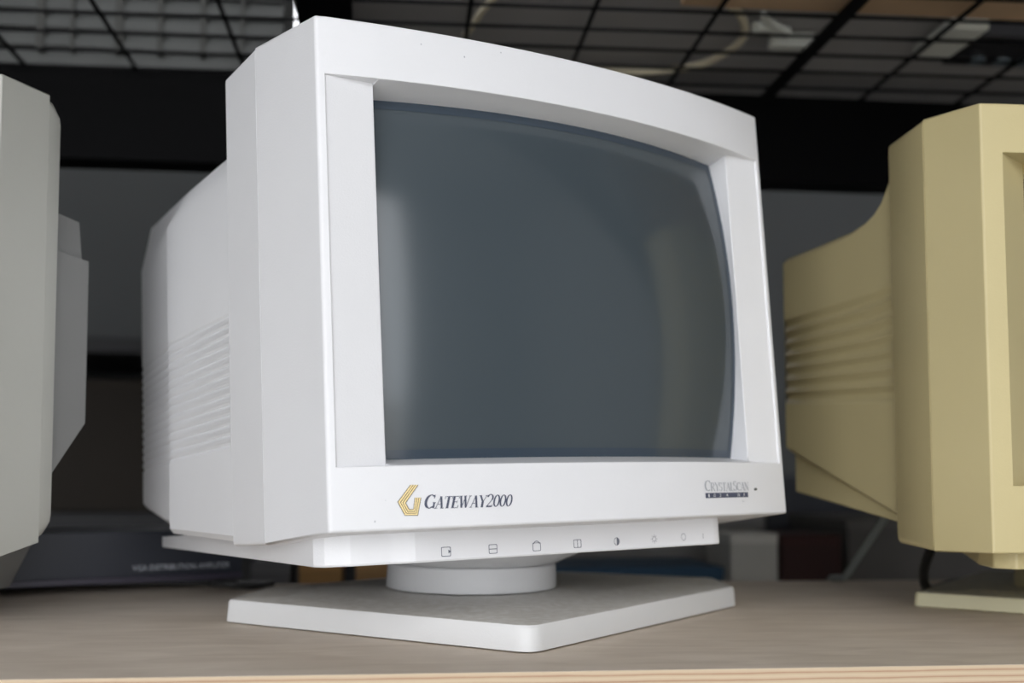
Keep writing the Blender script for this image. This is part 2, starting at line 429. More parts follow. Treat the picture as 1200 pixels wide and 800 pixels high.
o = build('model_lettering', bm, GREYPR, wm, smooth=None, recalc=False); o['label'] = 'thin grey serif lettering'
bm = bmesh.new()
for i in range(10):
    u0, u1 = .0823+.0471*i/10, .0823+.0471*(i+1)/10
    bm.faces.new([bm.verts.new(on_face(*p)) for p in ((u0,-.1361),(u1,-.1361),(u1,-.1328),(u0,-.1328))])
o = build('model_bar', bm, NAVY, wm, smooth=None, recalc=False); o['label'] = 'navy bar under the grey lettering'
for s, x0, x1 in (('1',.0850,.0862),('0',.0905,.0924),('2',.0968,.0986),('4',.1040,.1060),('N',.1170,.1191),('I',.1242,.1249)):
    font_text('bar_character', s, WHITEPR, o, lambda u, v: up(u, v-.1355), x0, x1, .0021)
font_text('trademark', 'TM', GREYPR, wm, lambda u, v: on_face(u, v-.1396), .1215, .1243, .0012)
bm = bmesh.new()
lo = [[WF(.1391+r*math.cos(a*math.pi/8), -.1308+.55*r*math.sin(a*math.pi/8), wbow(.1391)+z) for a in range(16)] for r, z in ((.0016,.0),(.0015,.0005),(.001,.0007))]
loft(bm, lo, False, True); o = build('power_light', bm, LED, wm); o['label'] = 'small dark oval power light'
bm = bmesh.new()
for (u, v, r) in ((-.1553,-.1429,.00045),(-.118,.1375,.0004),(-.0905,.1335,.0005),(-.0655,.1402,.0004),(-.149,-.1315,.0002)):
    bm.faces.new([bm.verts.new(on_face(u+r*math.cos(a), v+r*math.sin(a)*1.3)) for a in (0,.8,1.6,2.5,3.3,4.1,5.1)])
o = build('scuff', bm, GREYPR, wm, smooth=None, recalc=False); o['label'] = 'tiny dark specks on the face'; o['kind'] = 'stuff'

# icons on the control strip
def ring(bm, pts, w, fn):
    c = (sum(p[0] for p in pts)/len(pts), sum(p[1] for p in pts)/len(pts)); n = len(pts)
    sc = lambda p: (c[0]+(p[0]-c[0])*(1-w), c[1]+(p[1]-c[1])*(1-w))
    for i in range(n):
        a, b = pts[i], pts[(i+1) % n]
        bm.faces.new([bm.verts.new(fn(*q)) for q in (a, b, sc(b), sc(a))])
def fillp(bm, pts, fn): bm.faces.new([bm.verts.new(fn(*q)) for q in pts])
def rsq(cx, cy, w, h): return [(q.x, q.y) for q in round_poly([(cx-w,cy-h),(cx+w,cy-h),(cx+w,cy+h),(cx-w,cy+h)], .0008, 3)]
V0 = -.1618; tkk = .00022
ICON = new_mat('slate_print', (.15,.16,.20), .6)
def icon(fn_): 
    bm = bmesh.new(); fn_(bm); return build('control_icon', bm, ICON, cp, smooth=None, recalc=False)
def ln(bm, x0, y0, x1, y1, t=tkk):
    d = Vector((x1-x0, y1-y0)).normalized()*t; nx, ny = -d.y, d.x
    fillp(bm, [(x0-nx,y0-ny),(x1-nx,y1-ny),(x1+nx,y1+ny),(x0+nx,y0+ny)], on_strip)
def i1(bm): ring(bm, rsq(-.1012,V0,.0033,.0028), .14, on_strip); fillp(bm, [(-.0996,V0-.0011),(-.0976,V0),(-.0996,V0+.0011)], on_strip)
def i2(bm): ring(bm, rsq(-.0682,V0,.0031,.0028), .14, on_strip); ln(bm, -.0713,V0,-.0651,V0); 
def i3(bm): ring(bm, rsq(-.0358,V0-.0002,.0031,.0026), .14, on_strip); [ln(bm, *a, *b) for a, b in zip(arc(-.0358,V0+.0016,.0022,.0017,0,180,6), arc(-.0358,V0+.0016,.0022,.0017,0,180,6)[1:])]
def i4(bm): ring(bm, rsq(-.0040,V0+.0003,.0031,.0026), .14, on_strip); ln(bm, -.0040,V0-.0023,-.0040,V0+.0030)
def i5(bm):
    ring(bm, arc(.0282,V0+.0003,.0023,.0026,0,337.5,15), .14, on_strip); fillp(bm, arc(.0282,V0+.0003,.0023,.0026,-90,90,10), on_strip)
def i6(bm):
    ring(bm, arc(.0605,V0+.0005,.0016,.0018,0,337.5,15), .2, on_strip)
    for k in range(8): a = k*math.pi/4; ln(bm, .0605+.0021*math.cos(a), V0+.0005+.0023*math.sin(a), .0605+.0028*math.cos(a), V0+.0005+.003*math.sin(a), .00014)
def i7(bm): ring(bm, arc(.0868,V0+.0007,.0021,.0025,0,337.5,15), .12, on_strip)
def i8(bm): ln(bm, .1050,V0-.0012,.1050,V0+.0024,.00016)
for f in (i1,i2,i3,i4,i5,i6,i7,i8): icon(f)

# swivel and base plate
nc = (.0834,.8675)
bm = bmesh.new(); lathe(bm, [(.0655,.0195),(.0662,.0200),(.0655,.0370),(.0645,.0380)], nc, 96)
build('swivel_neck', bm, NECKW, wm, smooth=40)
bm = bmesh.new(); lathe(bm, [(.063,.0381),(.0665,.0388),(.082,.0455),(.098,.056),(.108,.0665)], nc, 96)
build('swivel_bowl', bm, NECKW, wm, smooth=60)
def base_plate(root, poly, rads, h, mat, inset=.0365, rise=.0018):
    bm = bmesh.new(); P = [Vector(p) for p in poly]
    def L(d, z, r=1.): return [Vector((q.x, q.y, z)) for q in round_poly(offset_poly(P, d) if d else P, [max(.002, k*r) for k in rads], 6)]
    loft(bm, [L(.004,.0), L(0,.0012), L(.0009,h-.0022), L(.0017,h-.0006), L(.0032,h), L(inset,h+.0001,.6), L(inset+.006,h+rise,.6)])
    return build('base_plate', bm, mat, root, smooth=25)
base_plate(wm, [(.099,.6555),(.2985,.8765),(.3045,.949),(.125,1.050),(-.078,.890),(-.0975,.8115)], [.013,.006,.010,.03,.010,.005], .0170, BASEW)

# ================================================================== THE BEIGE MONITOR
BF = frame((.5834,.7218,.2060), .20, 0.)
bmn = thing('crt_monitor', 'yellowed beige CRT monitor cut off by the right edge of the photo', 'monitor', (.615,.876,0))
bp = dict(W=.36, H=.300, sag=.024, a=.1655, vt=.1165, vb=-.1060, ui=.1300, pw=-.016, lip=.0008, sb=.006, gin=.003,
          gc=.0045, gu=.0200, gv=.0100, gt=.1085, gb=-.1015, e=.0063, et=.003, eb=.002, d1=.0480, bev=.003)
bezel(BF, bmn, BEIGE, bp)
bm = bmesh.new()
loops = [[BF(u,v,w) for u, v in rr(xx, tt, bb, r)] for xx, tt, bb, r, w in ((.1850,.152,-.151,.004,-.0486),(.1863,.1532,-.1518,.004,-.0490),(.1755,.1515,-.1495,.006,-.100),(.1725,.1490,-.1460,.008,-.104))]
loft(bm, loops); build('collar', bm, BEIGE, bmn, smooth=30)
bm = bmesh.new()
def bsec(xs, vtop, vbm, ribs=True, v0=-.0425, v1=.0385):
    L = [(0, vbm), (xs-.004, vbm), (xs, vbm+.004)]
    n = 7; k = 8
    L.append((xs, v0-.002))
    for i in range(n*k+1):
        t = i/(n*k); ph = (t*n) % 1.
        L.append((xs-(.0036*max(0, math.sin(math.pi*ph))**1.5 if ribs else 0), v0+(v1-v0)*t))
    L += [(xs, v1+.002), (xs, vtop-.004), (xs-.004, vtop), (0, vtop+.001)]
    return mirror_loop(L)
S = [(-.1035, bsec(.1690,.1400,-.1330,False))]
for w, tp in ((-.106,.1330),(-.111,.1240),(-.118,.1140),(-.128,.1060),(-.142,.1000),(-.160,.0960),(-.205,.0930),(-.2500,.0905)):
    k = (-w-.104)/.146; S.append((w, bsec(.1690+.003*k, tp, -.1330+.054*k, True, -.0445+.007*k, .0435-.007*k+.004*max(0,1-k*5))))
S += [(-.2530, bsec(.170,.0870,-.077,True,-.0375,.0365)), (-.330, bsec(.12,.070,-.050,False))]
loft(bm, [[BF(u,v,w) for u, v in L] for w, L in S]); build('rear_housing', bm, BEIGE_SHADED, bmn, smooth=32)
bm = bmesh.new()
loft(bm, [[BF(u,v,w) for u, v in ((-.163,-.1365),(.163,-.1365),(.163,-.10),(-.163,-.10))] for w in (-.1042,)] +
         [[BF(u,v,w) for u, v in ((-.165,-.1140),(.165,-.1140),(.165,-.07),(-.165,-.07))] for w in (-.248,)])
build('rear_tray', bm, BEIGE_SHADED, bmn, bevel=.0015)
bm = bmesh.new()
pl = round_poly([(-.100,-.125),(-.146,-.052),(-.158,-.0250),(-.150,-.0120),(.150,-.0120),(.158,-.025),(.146,-.052),(.100,-.125)], .003, 3)
loft(bm, [[BF(q.x, -.1620+max(0,(-q.y-.05)*.06), q.y) for q in pl], [BF(q.x, -.1440, q.y) for q in pl]])
build('control_panel', bm, BEIGE, bmn, smooth=28, bevel=.001)
bc = (.608,.874)
bm = bmesh.new(); lathe(bm, [(.061,.0130),(.0615,.0135),(.061,.030),(.068,.036),(.082,.049),(.088,.058)], bc, 72)
build('swivel_neck', bm, BEIGE_SHADED, bmn, smooth=40)
def square_base(root, c, yaw, a, h, mat, rads):
    c_, s_ = math.cos(yaw), math.sin(yaw)
    base_plate(root, [(c[0]+x*c_-y*s_, c[1]+x*s_+y*c_) for x, y in ((-a,-a),(a,-a),(a,a),(-a,a))], rads, h, mat, .03, .0015)
square_base(bmn, (.629,.876), .835, .1315, .0125, BEIGEB, [.02,.006,.02,.006])

# ================================================================== THE GREY MONITOR ON THE LEFT
LF = frame((-.3975,.7965,.2060), -.43, -.012)
lm = thing('crt_monitor', 'warm grey CRT monitor cut off by the left edge, its side turned to view', 'monitor', (-.372,.850,0))
lp = dict(W=.36, H=.310, sag=.012, a=.170, vt=.1165, vb=-.1060, ui=.1380, pw=-.010, lip=.0008, sb=.006, gin=.003,
          gc=.0005, gu=.0150, gv=.0078, gt=.1085, gb=-.1015, e=.0015, et=.000, eb=-.0085, d1=.0430, bev=.0045)
bezel(LF, lm, GREYP, lp)
bm = bmesh.new()
loops = [[LF(u,v,w) for u, v in rr(xx, tt, bb, r)] for xx, tt, bb, r, w in
         ((.178,.151,-.143,.010,-.0432),(.1812,.1546,-.1460,.010,-.0434),(.1812,.1530,-.1440,.010,-.049),(.1800,.1490,-.140,.012,-.056),(.170,.128,-.120,.016,-.0600))]
loft(bm, loops); build('collar', bm, GREYP, lm, smooth=35)
bm = bmesh.new()
def lsec(xs, v1, v2, vb1, vb2):
    L = [(0, vb2), (xs-.045, vb2), (xs, vb1), (xs, v1), (xs-.006, v1+.001), (xs-.009, v2), (xs-.03, v2+.008), (0, v2+.01)]
    return mirror_loop(L)
S = [(-.0575, lsec(.1755,.052,.082,-.105,-.135)), (-.095, lsec(.1750,.050,.079,-.066,-.110)), (-.104, lsec(.168,.049,.077,-.060,-.105)),
     (-.160, lsec(.105,.035,.060,-.045,-.085)), (-.205, lsec(.055,.028,.045,-.04,-.07))]
loft(bm, [[LF(u,v,w) for u, v in L] for w, L in S]); build('rear_housing', bm, GREYP_SHADED, lm, smooth=30)
lc = (-.372,.850)
bm = bmesh.new()
pl = round_poly([(-.090,-.147),(-.112,-.030),(.112,-.030),(.090,-.147)], .006, 3)
loft(bm, [[LF(q.x*.80, -.190, q.y*.9-.01) for q in pl], [LF(q.x, -.155, q.y) for q in pl], [LF(q.x, -.130, q.y) for q in pl]])
build('tilt_foot', bm, GREYP_SHADED, lm, smooth=28, bevel=.0015)
bm = bmesh.new(); lathe(bm, [(.083,0),(.084,.0015),(.084,.009),(.082,.0105),(.060,.012),(.058,.022)], lc, 64)
build('base_plate', bm, GREYP_SHADED, lm, smooth=40)

# ================================================================== SHELF AND RACK
def plywood():
    m = bpy.data.materials.new('plywood'); m.use_nodes = True; nt = m.node_tree; b = nt.nodes['Principled BSDF']
    b.inputs['Roughness'].default_value = .6; b.inputs['Specular IOR Level'].default_value = .3
    N = nt.nodes.new; L = nt.links.new
    tc = N('ShaderNodeTexCoord'); g = N('ShaderNodeNewGeometry')
    mp = N('ShaderNodeMapping'); mp.inputs['Scale'].default_value = (4, 14, 14); mp.inputs['Rotation'].default_value = (0,0,.12)
    n1 = N('ShaderNodeTexNoise'); n1.inputs['Scale'].default_value = 4; n1.inputs['Detail'].default_value = 9; n1.inputs['Distortion'].default_value = .6
    r1 = N('ShaderNodeValToRGB'); e = r1.color_ramp.elements
    e[0].position = .3; e[0].color = (.62,.53,.435,1); e[1].position = .72; e[1].color = (.74,.65,.55,1)
    L(tc.outputs['Object'], mp.inputs['Vector']); L(mp.outputs[0], n1.inputs['Vector']); L(n1.outputs['Fac'], r1.inputs['Fac'])
    n2 = N('ShaderNodeTexNoise'); n2.inputs['Scale'].default_value = 5; n2.inputs['Detail'].default_value = 5
    L(tc.outputs['Object'], n2.inputs['Vector'])
    r2 = N('ShaderNodeMapRange'); r2.inputs['To Min'].default_value = .85; r2.inputs['To Max'].default_value = 1.1; L(n2.outputs['Fac'], r2.inputs['Value'])
    mu = N('ShaderNodeVectorMath'); mu.operation = 'SCALE'; L(r1.outputs[0], mu.inputs[0]); L(r2.outputs[0], mu.inputs['Scale'])
    # ply layers on the cut edge
    sp = N('ShaderNodeSeparateXYZ'); L(tc.outputs['Object'], sp.inputs[0])
    mz = N('ShaderNodeMath'); mz.operation = 'MULTIPLY_ADD'; mz.inputs[1].default_value = 1/.0036; mz.inputs[2].default_value = 100.55; L(sp.outputs['Z'], mz.inputs[0])
    n3 = N('ShaderNodeTexNoise'); n3.inputs['Scale'].default_value = 30; mp3 = N('ShaderNodeMapping'); mp3.inputs['Scale'].default_value = (1,1,8)
    L(tc.outputs['Object'], mp3.inputs['Vector']); L(mp3.outputs[0], n3.inputs['Vector'])
    ad = N('ShaderNodeMath'); ad.operation = 'MULTIPLY_ADD'; ad.inputs[1].default_value = .35; L(n3.outputs['Fac'], ad.inputs[0]); L(mz.outputs[0], ad.inputs[2])
    fr = N('ShaderNodeMath'); fr.operation = 'FRACT'; L(ad.outputs[0], fr.inputs[0])
    r3 = N('ShaderNodeValToRGB'); r3.color_ramp.interpolation = 'LINEAR'; q = r3.color_ramp.elements
    q[0].position = 0; q[0].color = (.40,.21,.135,1); q[1].position = .12; q[1].color = (.56,.42,.29,1)
    for pos, c in ((.5,(.62,.50,.35,1)),(.85,(.54,.41,.28,1)),(1.,(.40,.22,.14,1))):
        k = q.new(pos); k.color = c
    L(fr.outputs[0], r3.inputs['Fac'])
    ny = N('ShaderNodeSeparateXYZ'); L(g.outputs['Normal'], ny.inputs[0])
    ab = N('ShaderNodeMath'); ab.operation = 'ABSOLUTE'; L(ny.outputs['Z'], ab.inputs[0])
    st = N('ShaderNodeMath'); st.operation = 'GREATER_THAN'; st.inputs[1].default_value = .6; L(ab.outputs[0], st.inputs[0])
    mx = N('ShaderNodeMix'); mx.data_type = 'RGBA'; L(st.outputs[0], mx.inputs[0]); L(r3.outputs[0], mx.inputs[6]); L(mu.outputs[0], mx.inputs[7])
    L(mx.outputs[2], b.inputs['Base Color'])
    bp_ = N('ShaderNodeBump'); bp_.inputs['Strength'].default_value = .1; bp_.inputs['Distance'].default_value = .0006; L(n1.outputs['Fac'], bp_.inputs['Height']); L(bp_.outputs[0], b.inputs['Normal'])
    return m
PLY = plywood()
sh = thing('plywood_shelf', 'pale plywood shelf board the three monitors stand on', 'shelf', (.1,.85,-.018))
bm = bmesh.new(); box(bm, -1.05, 1.25, .6013, 1.090, -.018, 0)
build('board', bm, PLY, sh, smooth=None, bevel=.0006, bseg=2)
KNOT = new_mat('knot_wood', (.30,.13,.075), .7, var=.5, vscale=90)
for kx, kw, kz, m_ in ((.053,.0058,-.0100,KNOT),(-.0185,.0018,-.0115,DARKG)):
    bm = bmesh.new(); pts = [(kx-kw, kz-.0025),(kx-kw*.5, kz-.003),(kx+kw, kz-.0022),(kx+kw*.9, kz+.0022),(kx-kw*.6, kz+.0026)]
    loft(bm, [[Vector((a, .6016, b)) for a, b in pts], [Vector((a, .60115, b)) for a, b in pts]])
    k = build('knot', bm, m_, sh, smooth=None); k['label'] = 'dark plug in the plywood edge'

ZD = .5535        # underside of the deck wires
rk = thing('storage_rack', 'black steel rack with beam behind the monitors and overhead crossbar', 'rack', (.1,1.27,-.95))
def rpart(name, *b, bev=.002):
    bm = bmesh.new(); box(bm, *b); return build(name, bm, BLACK, rk, smooth=None, bevel=bev)
rpart('rear_beam', -1.05,1.25,1.232,1.275,.4495,ZD)
rpart('crossbar', -.0668,-.0175,.5900,1.2315,.520,ZD-.0005)
for x in (-1.12, 1.25):
    for y in (.56, 1.232): rpart('upright', x, x+.07, y, y+.05, -.95, 1.9)
    rpart('side_rail', x+.01, x+.06, .61, 1.232, ZD-.05, ZD); rpart('side_rail', x+.01, x+.06, .61, 1.232, -.07, -.02)
rpart('lower_beam', -1.05,1.25,.625,.665,-.12,-.0182); rpart('lower_beam', -1.05,1.25,1.05,1.085,-.12,-.0182)
rpart('front_beam', -1.05,1.25,.565,.605,ZD-.09,ZD)
# wire deck
wd = thing('wire_deck', 'black welded wire mesh deck overhead above the monitors', 'wire deck', (.1,.93,ZD))
RD = Matrix.Translation((.15,1.23,0)) @ Matrix.Rotation(-.034,4,'Z') @ Matrix.Translation((-.15,-1.23,0))
def wire(name, a, b, r):
    bm = bmesh.new(); tube(bm, [RD @ Vector(a), RD @ Vector(b)], r, 8); return build(name, bm, WIRE, wd, smooth=60)
xs0 = -.3805
for i in range(-5, 10):
    x = xs0+.1207*i; wire('long_wire', (x, .600, ZD+.0025), (x, 1.262, ZD+.0025), .0024)
for i in range(14):
    y = 1.2335-.0502*i; wire('cross_wire', (-1.03, y, ZD+.0062), (1.20, y, ZD+.0062), .0019)
bm = bmesh.new(); box(bm, .4585,.4715,.60,1.260,ZD+.0001-.006,ZD+.0005,RD); 
build('support_channel', bm, WIRE, wd, smooth=None, bevel=.001)

# ================================================================== THINGS ON THE WIRE DECK
ZT = ZD+.0083
CRATE = new_mat('dusty_grey_crate', (.10,.103,.10), .7, var=.35, vscale=7)
cr = thing('slatted_crate', 'pale grey slatted plastic crate on wire deck above left monitor', 'crate', (-.42,1.31,ZT))
bm = bmesh.new(); CX0, CX1, CY = -.78, -.1010, 1.262
box(bm, CX0, CX1, CY+.012, CY+.018, ZT, ZT+.42)
build('panel', bm, CRATE, cr, smooth=None)
bm = bmesh.new()
for i, z in enumerate([ZT+.0215*k for k in range(19)]):
    box(bm, CX0, CX1, CY+.002, CY+.012, z+.0045, z+random.uniform(.0150,.0175))
build('slats', bm, CRATE, cr, smooth=None, bevel=.001)
bm = bmesh.new(); DK = new_mat('dark_crate_rib', (.07,.07,.065), .8)
x = CX0
while x < CX1-.02:
    box(bm, x, x+random.choice((.004,.006,.009)), CY-.001, CY+.012, ZT+.022, ZT+.42); x += random.uniform(.036,.062)
build('ribs', bm, DK, cr, smooth=None)
bm = bmesh.new(); box(bm, CX0, CX1, CY+.018, CY+.20, ZT, ZT+.012); box(bm, CX0, CX0+.01, CY+.018, CY+.2, ZT, ZT+.4); box(bm, CX1-.01, CX1, CY+.018, CY+.2, ZT, ZT+.4)
build('shell', bm, CRATE, cr, smooth=None)

PANEL = new_mat('grey_board', (.46,.45,.45), .75, var=.12, vscale=3)
bm = bmesh.new(); M = Matrix.Rotation(-.02,4,'Z'); box(bm, -.040,1.12,1.030,1.40,ZT+.020,ZT+.034)
for x0, x1 in ((-.03,.0),(.95,1.10)): box(bm, x0, x1, 1.30, 1.38, ZT, ZT+.020)
tag(build('grey_board', bm, PANEL, smooth=None, bevel=.001), 'flat grey board lying above the wire deck behind the loose cables', 'board')
WOOD = new_mat('brown_board', (.72,.50,.31), .65, var=.25, vscale=5)
bm = bmesh.new(); pts = [(.30,1.020),(1.15,1.010),(1.15,.66),(.30,.66)]
loft(bm, [[Vector((a,b,ZT+z)) for a, b in pts] for z in (.0, .018)])
tag(build('wooden_board', bm, WOOD, smooth=None, bevel=.001), 'brown wooden board lying on the wire deck at top right', 'board')
CREAM = new_mat('cream_cable', (.85,.77,.58), .5)
bm = bmesh.new(); tube(bm, spline([(.345,1.018,ZT+.0045),(.360,1.032,ZT+.0045),(.380,1.065,ZT+.0045),(.391,1.102,ZT+.0045),(.386,1.143,ZT+.0045),(.370,1.178,ZT+.0045),(.344,1.197,ZT+.0045),(.307,1.209,ZT+.0045),(.248,1.211,ZT+.0045),(.20,1.20,ZT+.0045)], 8), .0042, 10)
tag(build('cable', bm, CREAM, smooth=60), 'cream cable curving across the wire deck above the white monitor', 'cable')
bm = bmesh.new(); tube(bm, spline([(.121,1.022,ZT+.004),(.110,1.063,ZT+.004),(.105,1.097,ZT+.004),(.099,1.124,ZT+.004)], 8), .0038, 10)
tag(build('cable', bm, CREAM, smooth=60), 'short cream cable on the wire deck near the crossbar', 'cable')
LTG = new_mat('pale_grey_plug_plastic', (.80,.82,.76), .5)
pg = thing('adapter_plug', 'pale grey adapter plug lying on wire deck beside the cream cable', 'plug', (.41,1.09,ZT))
bm = bmesh.new(); Mp = Matrix.Translation((.449,1.113,ZT)) @ Matrix.Rotation(-.05,4,'Z'); box(bm, -.024,.024,-.008,.008,0,.017,Mp); build('body', bm, LTG, pg, smooth=None, bevel=.003)
bm = bmesh.new(); tube(bm, spline([(.430,1.083,ZT+.007),(.412,1.070,ZT+.008),(.402,1.058,ZT+.006),(.392,1.042,ZT+.005)], 6), .0045, 10); tube(bm, spline([(.395,1.076,ZT+.006),(.412,1.080,ZT+.009),(.435,1.088,ZT+.007)], 6), .006, 10)
build('plug_head', bm, LTG, pg, smooth=60)
dv = thing('connector_box', 'dark connector box with a pale plug on wire deck at top right', 'adapter', (.66,1.09,ZT))
bm = bmesh.new(); box(bm, .632,.78,1.056,1.138,ZT,ZT+.016); build('body', bm, new_mat('dark_adapter', (.035,.035,.04), .4), dv, smooth=None, bevel=.002)
bm = bmesh.new()
for x in (.662,.690,.712): lathe(bm, [(.009,ZT-.003),(.009,ZT+.001)], (x,1.118), 20)
build('sockets', bm, new_mat('blue_grey_socket', (.16,.20,.23), .3), dv, smooth=40)
bm = bmesh.new(); box(bm, .592,.6315,1.040,1.128,ZT,ZT+.015); build('plug', bm, LTG, dv, smooth=None, bevel=.003)

# ================================================================== THINGS ON THE SHELF BEHIND
SLATE = new_mat('slate_blue_black_metal', (.022,.026,.040), .42, bump=.1, bscale=500)
yaw = .41; cA = Matrix.Translation((-.115,1.0735,0)) @ Matrix.Rotation(yaw,4,'Z')
am = thing('distribution_amplifier', 'slate black rack box lettered VGA DISTRIBUTION AMPLIFIER behind the left monitors', 'amplifier', (-.26,1.03,0))
bm = bmesh.new(); box(bm, -.28,0,.0,.11,.0075,.0535,cA); build('case', bm, SLATE, am, smooth=None, bevel=.0012)
bm = bmesh.new(); box(bm, -.28,0,-.0045,.0,.0075,.0135,cA); k = build('lower_lip', bm, new_mat('purple_black_lip', (.055,.048,.072), .35), am, smooth=None, bevel=.001); k['label'] = 'purplish lower lip of the case'
for x in (-.262,-.02):
    for y in (.012,.098):
        bm = bmesh.new(); p = cA @ Vector((x,y,0)); lathe(bm, [(.008,0),(.009,.0078)], p, 16); build('foot', bm, DARKG, am)
font_text('lettering', 'VGA DISTRIBUTION AMPLIFIER', new_mat('pale_print', (.60,.62,.68), .6), am, lambda u, v: cA @ Vector((u,-.0006,.0180+v)), -.101, -.012, .0050)
BLK = new_mat('black_rubber', (.008,.008,.008), .45)
bm = bmesh.new(); tube(bm, spline([(-.085,1.055,.004),(-.100,1.030,.004),(-.122,1.020,.007),(-.135,1.035,.006),(-.118,1.048,.0045),(-.09,1.045,.0045)], 8), .0032, 10)
tag(build('cable', bm, new_mat('dark_grey_cable', (.03,.03,.03), .4), smooth=60), 'small dark loop of cable on the plywood beside the white base', 'cable')
bm = bmesh.new(); tube(bm, spline([(.455,.93,.072),(.4570,.965,.051),(.462,1.01,.026),(.466,1.045,.0075),(.470,1.075,.0038),(.474,1.1,-.004),(.476,1.112,-.05),(.476,1.115,-.119)], 8), .0034, 10)
tag(build('cable', bm, new_mat('grey_cable', (.19,.21,.20), .5), smooth=60), 'grey cable running straight down behind the beige monitor to the shelf', 'cable')
bm = bmesh.new(); tube(bm, spline([(.476,.880,.062),(.474,.892,.045),(.484,.925,.022),(.506,.955,.0045),(.57,1.02,.0045),(.66,1.05,.0045)], 8), .0040, 10)
tag(build('cable', bm, BLK, smooth=60), 'black cable hanging under the beige monitor onto the plywood', 'cable')

# table standing behind the rack and the boxes on it
DT = new_mat('dark_table_top', (.06,.055,.05), .7)
ZB = -.12
tb = thing('rear_table', 'dark low table standing behind the plywood shelf', 'table', (.1,1.55,-.95))
bm = bmesh.new(); box(bm, -1.3,1.6,1.30,1.95,ZB-.03,ZB); build('table_top', bm, DT, tb, smooth=None, bevel=.003)
for x in (-1.25,1.5):
    for y in (1.33,1.88): bm = bmesh.new(); box(bm, x,x+.05,y,y+.05,-.95,ZB-.03); build('leg', bm, DT, tb, smooth=None)
def carton(name, label, x0, x1, y0, y1, h, col, yaw=0, z=ZB, flap=None, cat='box', rough=.7):
    c = Vector(((x0+x1)/2, (y0+y1)/2, z)); t = thing(name, label, cat, c); m = new_mat(name+'_side', col, rough, var=.15, vscale=8)
    Mx = Matrix.Translation(c) @ Matrix.Rotation(yaw,4,'Z'); a, b = (x1-x0)/2, (y1-y0)/2
    bm = bmesh.new(); box(bm, -a,a,-b,b,0,h,Mx); build('body', bm, m, t, smooth=None, bevel=.002)
    lid = new_mat(name+'_lid', flap or tuple(min(1,k*1.15) for k in col), rough)
    bm = bmesh.new(); box(bm, -a*1.01,a*1.01,-b*1.01,b*1.01,h-.012,h+.002,Mx); build('lid', bm, lid, t, smooth=None, bevel=.002)
    return t
carton('blue_case', 'dark blue flat case behind the white monitor base', .20,.435,1.32,1.47,.113,(.006,.035,.075),-.0)
carton('grey_box', 'large mid grey box behind the dark blue case', .10,.60,1.62,1.85,.235,(.34,.335,.33), 0)
carton('grey_box', 'narrow grey box between the blue case and the dark red box', .464,.527,1.38,1.48,.150,(.50,.49,.46))
carton('red_box', 'dark red box behind the gap between white and beige monitors', .532,.612,1.38,1.50,.148,(.028,.004,.003),0)
carton('slate_box', 'dark bluish grey box stacked behind the dark red box', .61,.84,1.64,1.84,.225,(.065,.07,.085),0)
carton('dark_box', 'dark warm grey box behind the grey cable', .63,1.05,1.40,1.60,.168,(.085,.08,.075),0)
carton('cardboard_box', 'orange brown cardboard box glimpsed under the left of the white monitor', -.078,-.026,1.36,1.50,.120,(.36,.20,.07),0)
carton('cardboard_box', 'orange brown cardboard box behind the white swivel neck', -.010,.085,1.36,1.50,.120,(.36,.21,.09),0)
carton('grey_box', 'small dim grey box left of the orange brown cardboard', -.135,-.088,1.36,1.46,.118,(.10,.10,.11),0)

# dim storage unit farther back, seen in the gap on the left
su = thing('shelving_unit', 'dim shelving unit with pale shelf edges behind the gap left of the white monitor', 'shelves', (-.55,2.2,-.95))
SE = new_mat('shelf_edge_grey', (.035,.035,.038), .6); SD = new_mat('dark_shelf_side', (.02,.02,.022), .7)
for x in (-1.6, -.02): bm = bmesh.new(); box(bm, x,x+.03,2.02,2.42,-.95,.36); build('side_panel', bm, SD, su, smooth=None)
for z in (-.5, .035, .345): bm = bmesh.new(); box(bm, -1.57,-.02,2.0,2.42,z-.028,z); build('shelf', bm, SE, su, smooth=None, bevel=.002)
bm = bmesh.new(); box(bm, -1.57,-.02,2.42,2.44,-.95,.36); build('back_panel', bm, SD, su, smooth=None)
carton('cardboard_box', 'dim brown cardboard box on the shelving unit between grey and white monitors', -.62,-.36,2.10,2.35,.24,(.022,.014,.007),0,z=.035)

# ================================================================== THE ROOM
WALLM = new_mat('grey_wall', (.115,.12,.122), .85, var=.08, vscale=2)
WALLL = new_mat('pale_wall', (.55,.54,.52), .85, var=.05, vscale=2)
FLOORM = new_mat('concrete_floor', (.68,.66,.61), .7, var=.2, vscale=3)
CEILM = new_mat('ceiling_paint', (.40,.40,.40), .9)
def rm(name, boxes, mat):
    bm = bmesh.new()
    for b in boxes: box(bm, *b)
    return struct(build(name, bm, mat, smooth=None))
X0, X1, Y0, Y1, Z0, Z1 = -3.2, 3.2, -2.2, 3.2, -.95, 2.4
rm('floor', [(X0-.1,X1+.1,Y0-.1,Y1+.1,Z0-.1,Z0)], FLOORM)
rm('ceiling', [(X0-.1,X1+.1,Y0-.1,Y1+.1,Z1,Z1+.1)], CEILM)
rm('wall_left', [(X0-.1,X0,Y0,Y1,Z0,Z1)], WALLM)
rm('wall_right', [(X1,X1+.1,Y0,Y1,Z0,Z1)], WALLL)
wx0, wx1, wz0, wz1 = -.42, .02, 1.05, 1.75
rm('wall_back', [(X0,wx0,Y1,Y1+.1,Z0,Z1),(wx1,X1,Y1,Y1+.1,Z0,Z1),(wx0,wx1,Y1,Y1+.1,Z0,wz0),(wx0,wx1,Y1,Y1+.1,wz1,Z1)], WALLM)
GL = bpy.data.materials.new('window_glass'); GL.use_nodes = True
